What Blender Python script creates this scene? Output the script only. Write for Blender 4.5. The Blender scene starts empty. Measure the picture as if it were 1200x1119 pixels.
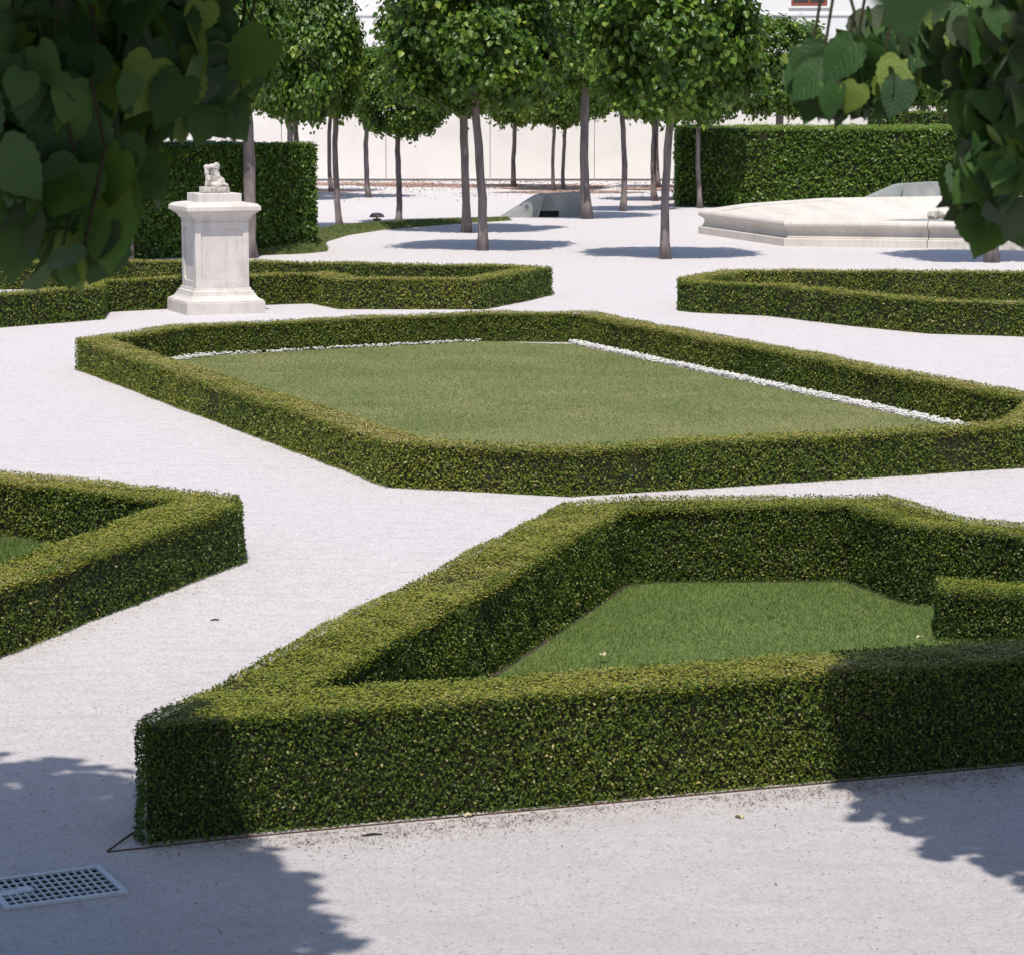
import bpy, bmesh, math, random
import numpy as np
from mathutils import Vector, Matrix
R = math.radians
rng = np.random.default_rng(7)
random.seed(7)
scene = bpy.context.scene
col = scene.collection

# ------------------------------------------------------------------ camera, sky, sun, exposure
cam_d = bpy.data.cameras.new('camera')
cam = bpy.data.objects.new('camera', cam_d); col.objects.link(cam)
cam.location = (0, 0, 3.0)
cam.rotation_euler = (R(90 - 8.163), 0, 0)
cam_d.sensor_fit = 'HORIZONTAL'; cam_d.sensor_width = 36; cam_d.lens = 91.5
cam_d.clip_start = 0.05; cam_d.clip_end = 2000
cam_d.dof.use_dof = True; cam_d.dof.focus_distance = 19; cam_d.dof.aperture_fstop = 16
scene.camera = cam

SUN_EL, SUN_AZ = 63.0, 3.0       # the sun stands high behind the camera, a touch to its left
world = bpy.data.worlds.new('World'); scene.world = world; world.use_nodes = True
wn = world.node_tree.nodes; wn.clear()
sky = wn.new('ShaderNodeTexSky'); sky.sky_type = 'NISHITA'; sky.sun_disc = False
sky.sun_elevation = R(SUN_EL); sky.sun_rotation = R(180 + SUN_AZ); sky.air_density = 1.0; sky.dust_density = 1.2
bg = wn.new('ShaderNodeBackground'); bg.inputs['Strength'].default_value = 0.135
wo = wn.new('ShaderNodeOutputWorld')
world.node_tree.links.new(sky.outputs[0], bg.inputs[0]); world.node_tree.links.new(bg.outputs[0], wo.inputs[0])
sun_d = bpy.data.lights.new('sun', 'SUN'); sun_d.energy = 4.2; sun_d.angle = R(0.53); sun_d.color = (1.0, 0.945, 0.85)
sun = bpy.data.objects.new('sun', sun_d); col.objects.link(sun)
sdir = Vector((-math.sin(R(SUN_AZ)) * math.cos(R(SUN_EL)), -math.cos(R(SUN_AZ)) * math.cos(R(SUN_EL)), math.sin(R(SUN_EL))))
sun.rotation_euler = sdir.to_track_quat('Z', 'Y').to_euler(); sun.location = (0, -20, 40)
scene.view_settings.view_transform = 'Standard'; scene.view_settings.look = 'None'
scene.view_settings.exposure = 0.20; scene.view_settings.gamma = 1.0; scene.view_settings.use_curve_mapping = False
scene.cycles.max_bounces = 6; scene.cycles.diffuse_bounces = 3; scene.cycles.glossy_bounces = 2
scene.cycles.transmission_bounces = 4; scene.cycles.transparent_max_bounces = 4
scene.cycles.use_denoising = True
scene.cycles.caustics_reflective = False; scene.cycles.caustics_refractive = False

# ------------------------------------------------------------------ materials
class NT:
    def __init__(s, name):
        s.m = bpy.data.materials.new(name); s.m.use_nodes = True
        s.t = s.m.node_tree; s.n = s.t.nodes; s.n.clear()
        s.out = s.n.new('ShaderNodeOutputMaterial')
    def new(s, t, **kw):
        n = s.n.new(t)
        for k, v in kw.items(): setattr(n, k, v)
        return n
    def link(s, a, b): s.t.links.new(a, b)
    def pos(s):
        return s.new('ShaderNodeNewGeometry').outputs['Position']
    def noise(s, vec, scale, detail=3, rough=.55, dist=0):
        n = s.new('ShaderNodeTexNoise'); n.inputs['Scale'].default_value = scale; n.inputs['Detail'].default_value = detail
        n.inputs['Roughness'].default_value = rough; n.inputs['Distortion'].default_value = dist
        if vec is not None: s.link(vec, n.inputs['Vector'])
        return n.outputs['Fac']
    def ramp(s, fac, stops, interp='LINEAR'):
        r = s.new('ShaderNodeValToRGB'); r.color_ramp.interpolation = interp
        e = r.color_ramp.elements
        while len(e) < len(stops): e.new(0.5)
        for i, (p, c) in enumerate(stops):
            e[i].position = p; e[i].color = (*c, 1) if len(c) == 3 else c
        s.link(fac, r.inputs[0]); return r.outputs[0]
    def mix(s, fac, a, b, mode='MIX'):
        m = s.new('ShaderNodeMix', data_type='RGBA', blend_type=mode)
        for i, v in ((0, fac), (6, a), (7, b)):
            if hasattr(v, 'links'): s.link(v, m.inputs[i])
            elif i == 0: m.inputs[0].default_value = v
            else: m.inputs[i].default_value = (*v, 1)
        return m.outputs[2]
    def scalevec(s, vec, sc):
        m = s.new('ShaderNodeVectorMath', operation='MULTIPLY'); s.link(vec, m.inputs[0]); m.inputs[1].default_value = sc
        return m.outputs[0]
    def bump(s, h, strength, dist):
        b = s.new('ShaderNodeBump'); b.inputs['Strength'].default_value = strength; b.inputs['Distance'].default_value = dist
        s.link(h, b.inputs['Height']); return b.outputs[0]
    def principled(s, color, rough=.8, spec=.3, normal=None, metal=0):
        p = s.new('ShaderNodeBsdfPrincipled')
        if hasattr(color, 'links'): s.link(color, p.inputs['Base Color'])
        else: p.inputs['Base Color'].default_value = (*color, 1)
        if hasattr(rough, 'links'): s.link(rough, p.inputs['Roughness'])
        else: p.inputs['Roughness'].default_value = rough
        p.inputs['Specular IOR Level'].default_value = spec; p.inputs['Metallic'].default_value = metal
        if normal is not None: s.link(normal, p.inputs['Normal'])
        return p
    def done(s, sh):
        s.link(sh.outputs[0], s.out.inputs['Surface']); return s.m

def leaf_material(name, stops, trans=(.16, .26, .03), tmix=.25, rough=.42, spec=.35, under=None):
    k = NT(name)
    a = k.new('ShaderNodeAttribute', attribute_name='tint')
    c = k.ramp(a.outputs['Fac'], stops)
    if under is not None:                      # lime leaves carry pale felt on the lower side
        g = k.new('ShaderNodeNewGeometry')
        c = k.mix(g.outputs['Backfacing'], c, under)
    p = k.principled(c, rough, spec)
    t = k.new('ShaderNodeBsdfTranslucent')
    tc = k.mix(.55, c, trans); k.link(tc, t.inputs[0])
    m = k.new('ShaderNodeMixShader'); m.inputs[0].default_value = tmix
    k.link(p.outputs[0], m.inputs[1]); k.link(t.outputs[0], m.inputs[2])
    return k.done(m)

def noisy(name, stops, scale, rough=.85, spec=.2, bump=None, detail=4, stretch=None, metal=0):
    k = NT(name); v = k.pos()
    if stretch: v = k.scalevec(v, stretch)
    n = k.noise(v, scale, detail, .6)
    c = k.ramp(n, stops)
    nm = k.bump(k.noise(v, bump[0], 5, .65), bump[1], bump[2]) if bump else None
    return k.done(k.principled(c, rough, spec, nm, metal))

def stained(name, stops, scale, stain, amt, bump):
    k = NT(name); v = k.pos(); c = k.ramp(k.noise(v, scale, 5, .6), stops)
    st = k.noise(k.scalevec(v, (1, 1, .16)), 9, 4, .65)
    c = k.mix(k.ramp(st, [(.48, (0,) * 3), (.72, (amt,) * 3)]), c, stain)
    c = k.mix(k.ramp(k.noise(v, scale * 7, 4, .7), [(.58, (0,) * 3), (.75, (amt * .8,) * 3)]), c, stain)
    return k.done(k.principled(c, .85, .2, k.bump(k.noise(v, bump, 5, .65), .3, .008)))
def gravel_material():
    k = NT('gravel'); v = k.pos()
    big = k.noise(v, .35, 3)
    streak = k.noise(k.scalevec(v, (1.1, 7.0, 1.0)), 1.3, 4, .65, .6)
    mid = k.noise(v, 9, 5, .7)
    vor = k.new('ShaderNodeTexVoronoi'); vor.inputs['Scale'].default_value = 85; k.link(v, vor.inputs['Vector'])
    grain = k.noise(v, 120, 3, .75)
    c = k.ramp(vor.outputs['Color'], [(0.0, (.26, .238, .243)), (.35, (.52, .488, .497)), (1, (.71, .668, .676))])
    c = k.mix(k.ramp(mid, [(.3, (0,) * 3), (.75, (.6,) * 3)]), c, (.69, .65, .66))
    c = k.mix(k.ramp(streak, [(.52, (0,) * 3), (.74, (.55,) * 3)]), c, (.45, .418, .425))
    foot = k.noise(k.scalevec(v, (1, 1.8, 1)), 4.2, 5, .72, .4)
    c = k.mix(k.ramp(foot, [(.50, (0,) * 3), (.72, (.5,) * 3)]), c, (.47, .438, .446))
    c = k.mix(k.ramp(big, [(.45, (0,) * 3), (.75, (.3,) * 3)]), c, (.58, .543, .55))
    specks = k.noise(v, 46, 2, .5)
    c = k.mix(k.ramp(specks, [(.70, (0,) * 3), (.76, (.7,) * 3)]), c, (.20, .165, .14))
    # gravel colour gets darker towards the near path, in uneven patches
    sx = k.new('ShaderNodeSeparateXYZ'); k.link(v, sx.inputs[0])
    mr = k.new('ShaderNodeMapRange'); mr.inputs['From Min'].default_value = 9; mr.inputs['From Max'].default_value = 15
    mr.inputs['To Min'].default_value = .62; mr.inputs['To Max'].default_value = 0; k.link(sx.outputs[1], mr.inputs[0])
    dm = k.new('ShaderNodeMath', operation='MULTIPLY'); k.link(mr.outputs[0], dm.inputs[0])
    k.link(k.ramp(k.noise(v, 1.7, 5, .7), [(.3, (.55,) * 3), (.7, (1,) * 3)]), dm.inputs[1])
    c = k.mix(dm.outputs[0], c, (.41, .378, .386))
    hsum = k.new('ShaderNodeMath', operation='ADD'); k.link(grain, hsum.inputs[0]); k.link(mid, hsum.inputs[1])
    return k.done(k.principled(c, .95, .1, k.bump(hsum.outputs[0], .7, .016)))

M = {}
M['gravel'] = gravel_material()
BOX = [(0, (.020, .036, .007)), (.28, (.055, .100, .011)), (.50, (.125, .170, .018)), (.70, (.255, .262, .028)), (.86, (.30, .25, .065)), (1, (.46, .38, .20))]
M['box_leaf'] = leaf_material('box_leaf', BOX, rough=.45, spec=.3, tmix=.22)
M['tall_leaf'] = leaf_material('tall_leaf', [(0, (.035, .07, .01)), (.3, (.08, .15, .018)), (.65, (.15, .235, .03)), (1, (.27, .32, .05))], rough=.4, spec=.35, tmix=.28)
M['lime_leaf'] = leaf_material('lime_leaf', [(0, (.022, .055, .008)), (.4, (.062, .128, .014)), (.8, (.14, .225, .024)), (1, (.28, .32, .05))], rough=.4, spec=.35, tmix=.28)
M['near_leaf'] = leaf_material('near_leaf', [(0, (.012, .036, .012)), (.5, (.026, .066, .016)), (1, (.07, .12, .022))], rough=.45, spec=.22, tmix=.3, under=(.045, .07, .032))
def veined_leaf():
    k = NT('veined_leaf'); a = k.new('ShaderNodeAttribute', attribute_name='tint')
    oi = k.new('ShaderNodeObjectInfo')
    ad = k.new('ShaderNodeMath', operation='MULTIPLY_ADD'); k.link(oi.outputs['Random'], ad.inputs[0]); ad.inputs[1].default_value = .55; k.link(a.outputs['Fac'], ad.inputs[2])
    c = k.ramp(ad.outputs[0], [(.2, (.020, .064, .022)), (.6, (.042, .108, .026)), (.95, (.075, .160, .028)), (1, (.14, .21, .03))])
    tc = k.new('ShaderNodeTexCoord'); sx = k.new('ShaderNodeSeparateXYZ'); k.link(tc.outputs['Object'], sx.inputs[0])
    def m(op, a_, b_=None, c_=None):
        n = k.new('ShaderNodeMath', operation=op)
        for i, v in enumerate((a_, b_, c_)):
            if v is None: continue
            if hasattr(v, 'links'): k.link(v, n.inputs[i])
            else: n.inputs[i].default_value = v
        return n.outputs[0]
    ay = m('ABSOLUTE', sx.outputs[1])
    q = m('MULTIPLY_ADD', m('POWER', ay, 1.35), -1.15, sx.outputs[0])                 # side veins run forward from the midrib
    fr = m('ABSOLUTE', m('SUBTRACT', m('FRACT', m('MULTIPLY', q, 6.5)), .5))
    side = m('GREATER_THAN', fr, .465); rib = m('LESS_THAN', ay, .012)
    vein = m('MAXIMUM', side, rib)
    c = k.mix(m('MULTIPLY', vein, .30), c, (.085, .135, .05))
    g_ = k.new('ShaderNodeNewGeometry'); c = k.mix(g_.outputs['Backfacing'], c, (.062, .088, .048))
    net = k.noise(tc.outputs['Object'], 24, 3, .6)
    h = m('ADD', m('MULTIPLY', m('MAXIMUM', m('SUBTRACT', fr, .42), 0.0), 3.0), m('MULTIPLY', net, .7))
    p = k.principled(c, .42, .32, k.bump(h, .45, .008))
    t = k.new('ShaderNodeBsdfTranslucent'); k.link(k.mix(.5, c, (.16, .24, .03)), t.inputs[0])
    x = k.new('ShaderNodeMixShader'); x.inputs[0].default_value = .28; k.link(p.outputs[0], x.inputs[1]); k.link(t.outputs[0], x.inputs[2])
    return k.done(x)
M['veined_leaf'] = veined_leaf()
M['grass'] = leaf_material('grass_blade', [(0, (.08, .12, .03)), (.5, (.175, .21, .07)), (.85, (.28, .28, .12)), (1, (.40, .36, .20))], tmix=.3, rough=.5, spec=.25)
M['turf'] = noisy('turf_soil', [(.3, (.12, .15, .05)), (.5, (.165, .18, .068)), (.75, (.23, .215, .10))], .8, bump=(60, .6, .01))
M['grass_fresh'] = leaf_material('fresh_grass_blade', [(0, (.06, .11, .024)), (.5, (.135, .20, .052)), (.85, (.22, .265, .09)), (1, (.36, .33, .16))], tmix=.3, rough=.5, spec=.25)
M['turf_fresh'] = noisy('fresh_turf', [(.3, (.10, .145, .04)), (.6, (.13, .17, .05)), (.8, (.175, .185, .07))], 1.6, bump=(60, .6, .01))
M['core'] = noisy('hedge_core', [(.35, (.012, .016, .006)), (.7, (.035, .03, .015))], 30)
M['soil'] = noisy('soil', [(.3, (.035, .026, .02)), (.7, (.085, .065, .05))], 25, bump=(90, .7, .01))
M['bark'] = noisy('bark', [(.25, (.10, .082, .080)), (.55, (.20, .165, .16)), (.8, (.30, .25, .24))], 9, bump=(22, .8, .02), stretch=(1, 1, .22))
M['twig'] = noisy('twig', [(.3, (.022, .022, .012)), (.7, (.05, .045, .025))], 30)
M['stone'] = stained('pale_stone', [(.25, (.48, .435, .40)), (.5, (.57, .525, .49)), (.8, (.63, .59, .555))], 3, (.36, .335, .32), .5, 60)
M['statue'] = noisy('weathered_stone', [(.35, (.22, .20, .18)), (.5, (.48, .44, .40)), (.7, (.62, .58, .54))], 13, bump=(40, .6, .02))
M['basin'] = stained('basin_stone', [(.3, (.50, .45, .41)), (.5, (.58, .535, .49)), (.8, (.64, .595, .55))], 1.2, (.38, .345, .32), .42, 30)
M['concrete'] = noisy('concrete', [(.3, (.21, .225, .22)), (.55, (.29, .30, .29)), (.8, (.36, .36, .35))], 2.2, bump=(45, .3, .006))
M['plaster_cream'] = noisy('cream_plaster', [(.3, (.64, .607, .580)), (.55, (.69, .66, .635)), (.8, (.71, .68, .66))], .8, bump=(25, .12, .01))
M['plaster_white'] = noisy('white_plaster', [(.3, (.70, .69, .69)), (.7, (.74, .73, .73))], .5, bump=(25, .12, .01))
M['joint'] = noisy('wall_joint', [(.3, (.40, .37, .35)), (.7, (.48, .45, .43))], 4)
M['red_paint'] = noisy('red_window_paint', [(.3, (.22, .055, .038)), (.7, (.29, .075, .05))], 8, rough=.45, spec=.4)
k = NT('window_glass'); M['glass'] = k.done(k.principled((.02, .025, .03), .06, .6))
M['galvanised'] = noisy('galvanised_steel', [(.3, (.42, .45, .48)), (.7, (.56, .59, .62))], 25, rough=.5, spec=.5, bump=(80, .1, .002), metal=.35)
M['rust'] = noisy('rusty_steel', [(.3, (.055, .030, .022)), (.7, (.13, .070, .045))], 30, rough=.8, bump=(120, .4, .003))
M['lamp_metal'] = noisy('lamp_metal', [(.3, (.045, .042, .05)), (.7, (.075, .07, .08))], 20, rough=.5, spec=.4)
M['pebble'] = noisy('white_pebble', [(.3, (.50, .49, .47)), (.7, (.70, .69, .67))], 14, bump=(60, .2, .004))
M['rock'] = noisy('rock', [(.3, (.20, .19, .19)), (.5, (.48, .43, .37)), (.75, (.62, .58, .53))], 2.5, bump=(20, .6, .02))
M['mulch'] = noisy('leaf_litter', [(.25, (.15, .085, .065)), (.5, (.30, .185, .15)), (.75, (.50, .42, .38))], 3.0, bump=(30, .8, .02), stretch=(1, .5, 1))
M['dry_leaf'] = noisy('dry_leaf', [(.3, (.40, .34, .20)), (.7, (.56, .50, .34))], 20, rough=.7)
M['litter'] = noisy('litter_flake', [(.3, (.07, .05, .042)), (.7, (.24, .17, .13))], 40)
M['dirt'] = noisy('trodden_dirt', [(.3, (.06, .046, .038)), (.5, (.13, .10, .085)), (.7, (.26, .23, .22))], 14, bump=(90, .6, .01))
M['chip'] = noisy('stone_chip', [(.3, (.26, .24, .235)), (.7, (.50, .48, .48))], 60)
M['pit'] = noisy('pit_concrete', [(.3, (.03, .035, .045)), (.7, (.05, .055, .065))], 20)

# ------------------------------------------------------------------ helpers
def link(name, me, parent=None, mat=None):
    o = bpy.data.objects.new(name, me); col.objects.link(o)
    if parent is not None: o.parent = parent
    if mat is not None and me is not None and not me.materials: me.materials.append(mat)
    return o
def thing(name, label, cat, loc=(0, 0, 0), rz=0, group=None):
    o = bpy.data.objects.new(name, None); col.objects.link(o)
    o.empty_display_size = .2; o.location = loc; o.rotation_euler = (0, 0, rz)
    return tag(o, label, cat, group)
def tag(o, label, cat, group=None):
    o['label'] = label; o['category'] = cat
    if group: o['group'] = group
    return o
def bm_obj(name, bm, mat, parent=None, smooth=False):
    me = bpy.data.meshes.new(name)
    bmesh.ops.recalc_face_normals(bm, faces=bm.faces)
    bm.to_mesh(me); bm.free()
    if smooth: me.shade_smooth()
    return link(name, me, parent, mat)
def box(bm, x0, x1, y0, y1, z0, z1, bev=0):
    vs = [bm.verts.new(p) for p in ((x0, y0, z0), (x1, y0, z0), (x1, y1, z0), (x0, y1, z0), (x0, y0, z1), (x1, y0, z1), (x1, y1, z1), (x0, y1, z1))]
    fs = [bm.faces.new([vs[i] for i in q]) for q in ((0, 3, 2, 1), (4, 5, 6, 7), (0, 1, 5, 4), (1, 2, 6, 5), (2, 3, 7, 6), (3, 0, 4, 7))]
    if bev:
        es = list({e for f in fs for e in f.edges})
        bmesh.ops.bevel(bm, geom=es, offset=bev, segments=2, affect='EDGES', profile=.5)
def box_obj(name, dims, mat, parent=None, bev=0):
    bm = bmesh.new(); box(bm, *dims, bev); return bm_obj(name, bm, mat, parent)
def loft(bm, rings, cap0=True, cap1=True, closed=True):
    vv = [[bm.verts.new(p) for p in r] for r in rings]
    n = len(rings[0])
    for a, b in zip(vv, vv[1:]):
        for i in range(n if closed else n - 1):
            j = (i + 1) % n
            bm.faces.new((a[i], a[j], b[j], b[i]))
    if cap0: bm.faces.new(vv[0][::-1])
    if cap1: bm.faces.new(vv[-1])
    return vv
def tube(bm, pts, radii, seg=8):
    pts = [Vector(p) for p in pts]; rings = []
    for i, p in enumerate(pts):
        d = (pts[min(i + 1, len(pts) - 1)] - pts[max(i - 1, 0)]).normalized()
        u = d.cross(Vector((.3, .8, .1)) if abs(d.z) > .5 else Vector((0, 0, 1))).normalized(); w = d.cross(u)
        rings.append([p + radii[i] * (math.cos(2 * math.pi * k / seg) * u + math.sin(2 * math.pi * k / seg) * w) for k in range(seg)])
    loft(bm, rings)
def np_mesh(name, V, F, tint=None, mat=None):
    V = np.asarray(V, np.float32); F = np.asarray(F, np.int32); n = F.shape[1]
    me = bpy.data.meshes.new(name)
    me.vertices.add(len(V)); me.vertices.foreach_set('co', V.ravel())
    me.loops.add(F.size); me.loops.foreach_set('vertex_index', F.ravel())
    me.polygons.add(len(F)); me.polygons.foreach_set('loop_start', np.arange(0, F.size, n, dtype=np.int32))
    if tint is not None:
        a = me.attributes.new('tint', 'FLOAT', 'FACE'); a.data.foreach_set('value', np.asarray(tint, np.float32))
    me.update(calc_edges=True)
    if mat is not None: me.materials.append(mat)
    return me
def unit(a): return a / np.maximum(np.linalg.norm(a, axis=1, keepdims=True), 1e-9)
class Wave:                                   # cheap smooth noise for arrays of points
    def __init__(s, freq, k=7, seed=0):
        g = np.random.default_rng(seed); s.w = g.normal(size=(k, 3)) * freq; s.p = g.uniform(0, 6.28, k)
    def __call__(s, P): return np.sin(P @ s.w.T + s.p).mean(axis=1) * 1.6
DIAMOND = (np.array([(0, 0, 0), (.45, -.5, .10), (1, 0, -.06), (.45, .5, .10)]), [(0, 1, 2), (0, 2, 3)])
HEART = (np.array([(0, 0, 0), (.22, -.5, .12), (.66, -.36, .06), (1, 0, -.14), (.66, .36, .06), (.22, .5, .12)]), [(0, 1, 2), (0, 2, 3), (0, 3, 4), (0, 4, 5)])
def leaves(name, P, N, D, L, W, tint, mat, tpl=DIAMOND):
    """every leaf a small folded blade of its own: P base, N face normal, D direction of its tip"""
    N = unit(N); D = unit(D - N * (D * N).sum(1, keepdims=True)); S = np.cross(N, D)
    T, F = tpl; n = len(P)
    V = (P[:, None, :] + D[:, None, :] * (T[None, :, 0, None] * L[:, None, None])
         + S[:, None, :] * (T[None, :, 1, None] * W[:, None, None]) + N[:, None, :] * (T[None, :, 2, None] * W[:, None, None]))
    F = np.array(F); FF = (np.arange(n)[:, None, None] * len(T) + F[None]).reshape(-1, 3)
    return np_mesh(name, V.reshape(-1, 3), FF, np.repeat(np.clip(tint, 0, 1), len(F)), mat)
def inset(poly, w):
    """inner outline of a closed plan polygon (counter-clockwise), w metres inside"""
    n = len(poly); out = []
    for i in range(n):
        a, b, c = (Vector(poly[(i + k) % n]) for k in (-1, 0, 1))
        d0 = (b - a).normalized(); d1 = (c - b).normalized()
        n0 = Vector((-d0.y, d0.x)); n1 = Vector((-d1.y, d1.x))
        m = (n0 + n1); m = m / max(m.dot(n0), .22)
        out.append(tuple(b + m * w))
    return out
def ccw(p):
    a = sum(p[i][0] * p[(i + 1) % len(p)][1] - p[(i + 1) % len(p)][0] * p[i][1] for i in range(len(p)))
    return p if a > 0 else p[::-1]
def flat(name, poly, z, mat, holes=()):
    bm = bmesh.new(); es = []
    for lp in (poly, *holes):
        vs = [bm.verts.new((x, y, z)) for x, y in lp]
        es += [bm.edges.new((vs[i], vs[(i + 1) % len(vs)])) for i in range(len(vs))]
    bmesh.ops.triangle_fill(bm, edges=es, use_beauty=True)
    for f in bm.faces:
        if f.normal.z < 0: f.normal_flip()
    me = bpy.data.meshes.new(name); bm.to_mesh(me); bm.free()
    return link(name, me, None, mat)
def structure(o): o['kind'] = 'structure'; return o
def stuff(o): o['kind'] = 'stuff'; return o
def inside(P, poly):
    x, y = P[:, 0], P[:, 1]; r = np.zeros(len(P), bool); n = len(poly)
    for i in range(n):
        (x0, y0), (x1, y1) = poly[i], poly[(i + 1) % n]
        c = ((y0 > y) != (y1 > y)) & (x < (x1 - x0) * (y - y0) / (y1 - y0 + 1e-12) + x0); r ^= c
    return r

# ------------------------------------------------------------------ ground
GA = R(25.5)                                  # the drain cover lies square with the paths
gu, gv = Vector((math.cos(GA), math.sin(GA))), Vector((-math.sin(GA), math.cos(GA)))
gc = Vector((-1.905, 9.451)) + gu * .242 + gv * .195
gw, gd = .242, .195
hole = [tuple(gc + gu * sx * (gw - .012) + gv * sy * (gd - .012)) for sx, sy in ((-1, -1), (1, -1), (1, 1), (-1, 1))]
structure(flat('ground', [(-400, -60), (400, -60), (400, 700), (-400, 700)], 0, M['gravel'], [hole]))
pit_bm = bmesh.new(); loft(pit_bm, [[(x, y, -.35) for x, y in hole], [(x, y, -.001) for x, y in hole]], True, False)
structure(bm_obj('drain_pit', pit_bm, M['pit']))

# ------------------------------------------------------------------ box hedges
def hedge_leaves(name, strips, Ht, dens, ls, parent, seed, bronze=.0, kinds='oit', up=.25, lift=0, mat='box_leaf', top_new=.36, rough_n=.014, r=.03, ends=()):
    """strips: list of (outer0, outer1, inner0, inner1) plan quads of the hedge; leaves cover both sides and the top"""
    g = np.random.default_rng(seed); lump = Wave(3.2, 9, seed); fine = Wave(14, 9, seed + 1); patch = Wave(1.1, 9, seed + 2); patch2 = Wave(4.5, 9, seed + 3)
    PP, NN, TOP = [], [], []
    for o0, o1, i0, i1 in strips:
        o0, o1, i0, i1 = (np.array(a, float) for a in (o0, o1, i0, i1))
        for kind in kinds:
            a, b = (o0, o1) if kind == 'o' else (i1, i0) if kind == 'i' else ((o0 + i0) / 2, (o1 + i1) / 2)
            ln = np.linalg.norm(b - a); wd = Ht if kind != 't' else (np.linalg.norm(o0 - i0) + np.linalg.norm(o1 - i1)) / 2
            n = int(ln * wd * dens * (1.15 if kind == 't' else 1))
            if kind != 't':                      # sides turned away from every viewpoint on the path get a thinner coat
                mid = (a + b) / 2; dd_ = b - a
                if (dd_[1] * -mid[0] + -dd_[0] * -mid[1]) < -.15 * np.linalg.norm(dd_) * np.linalg.norm(mid): n = int(n * .6)
            if ln < .3: n *= 2
            if n < 1: continue
            t = g.random(n); s = g.random(n)
            if kind == 't':
                oo = o0 + (o1 - o0) * t[:, None]; ii = i0 + (i1 - i0) * t[:, None]
                xy = oo + (ii - oo) * s[:, None]; w_ = np.linalg.norm(ii - oo, axis=1)
                e = np.minimum(s, 1 - s) * w_; dz = np.where(e < r, r - np.sqrt(np.maximum(r * r - (r - e) ** 2, 0)), 0)
                P = np.column_stack([xy, Ht - dz]); N = np.tile((0, 0, 1.), (n, 1))
            else:
                d = (b - a) / max(ln, 1e-6); nn = np.array((d[1], -d[0]))
                z = s * Ht; e = Ht - z; ins = np.where(e < r, r - np.sqrt(np.maximum(r * r - (r - e) ** 2, 0)), 0)
                ins = ins - .012 * np.clip((.06 - z) / .06, 0, 1)
                P = np.column_stack([a + (b - a) * t[:, None] - nn * ins[:, None], z]); N = np.tile((nn[0], nn[1], 0.), (n, 1))
            PP.append(P); NN.append(N); TOP.append(np.full(n, kind == 't'))
    P = np.concatenate(PP); N = np.concatenate(NN); top = np.concatenate(TOP); n = len(P)
    depth = -np.abs(g.normal(0, .017, n)) + lump(P) * rough_n * 1.3 + fine(P) * rough_n * .7
    shoot = g.random(n) < np.where(top, .03, .012)
    depth[shoot] += g.uniform(.005, .032, shoot.sum()) * (ls / .02) ** .5
    P = P + N * depth[:, None]; P[:, 2] = np.maximum(P[:, 2], .012)
    rnd = unit(g.normal(size=(n, 3)))
    LN = unit(N * np.where(top, 1.7, .75)[:, None] + rnd * .75 + np.array((0, 0, up)))
    D = unit(g.normal(size=(n, 3)) + N * .7 + np.array((0, 0, .35)))
    D[shoot] = unit(D[shoot] + np.array((0, 0, 1.2)) * top[shoot, None] + N[shoot])
    L = ls * g.uniform(.7, 1.3, n); W = L * g.uniform(.5, .66, n)
    br = np.clip(patch(P) * .9 + patch2(P) * .5 + bronze, 0, 1.2)
    tint = .235 + lift + g.normal(0, .12, n) + np.where(top, top_new + .02, 0) + br * np.where(top, .12, .19) - .05 * np.clip(fine(P), 0, 1)
    dead = g.random(n) < .025 + .05 * br
    tint[dead] = g.uniform(.80, 1.0, dead.sum())
    P = P - D * (L * .5)[:, None]
    o = link(name, leaves(name, P, LN, D, L, W, tint, M[mat]), parent); return stuff(o)
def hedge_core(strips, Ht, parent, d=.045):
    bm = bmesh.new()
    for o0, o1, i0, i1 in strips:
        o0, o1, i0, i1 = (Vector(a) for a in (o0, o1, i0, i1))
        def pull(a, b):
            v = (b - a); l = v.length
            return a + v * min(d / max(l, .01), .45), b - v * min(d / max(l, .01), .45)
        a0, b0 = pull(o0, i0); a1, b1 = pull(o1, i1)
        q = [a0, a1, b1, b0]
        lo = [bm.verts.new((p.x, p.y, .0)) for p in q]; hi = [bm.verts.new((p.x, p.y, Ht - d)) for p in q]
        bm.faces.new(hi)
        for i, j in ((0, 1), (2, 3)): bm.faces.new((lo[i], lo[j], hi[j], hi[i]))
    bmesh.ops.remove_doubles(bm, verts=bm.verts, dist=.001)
    return bm_obj('solid_core', bm, M['core'], parent)  # solid dark filler in place of twigs, added to stop light passing through
def closed_hedge(label, poly, Ht, w, dens, ls, seed, bronze=0, blunt=None, lift=0, group='clipped box hedges of the parterre', rough_n=.015):
    poly = ccw(poly); inn = inset(poly, w); cb = inset(poly, w - .034)
    if blunt:                                  # the sharp corner 0 is clipped off, as the gardeners left it
        poly = [blunt[0]] + poly[1:] + [blunt[1]]; inn = inn + [inn[0]]; cb = cb + [cb[0]]
    n = len(poly)
    cx = sum(p[0] for p in poly) / n; cy = sum(p[1] for p in poly) / n
    t = thing('box_hedge', label, 'hedge', (0, 0, 0), 0, group)
    st = [(poly[i], poly[(i + 1) % n], inn[i], inn[(i + 1) % n]) for i in range(n)]
    ca = inset(poly, .034)
    hedge_core([(ca[i], ca[(i + 1) % n], cb[i], cb[(i + 1) % n]) for i in range(n)], Ht - .034, t, .0)
    hedge_leaves('foliage', st, Ht, dens, ls, t, seed, bronze, rough_n=rough_n, lift=lift)
    return t, inn
M_POLY = [(-4.98, 29.55), (-.98, 20.33), (.46, 19.83), (4.40, 21.50), (5.05, 23.35), (1.09, 33.3), (-.44, 33.45), (-4.10, 31.40)]
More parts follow.
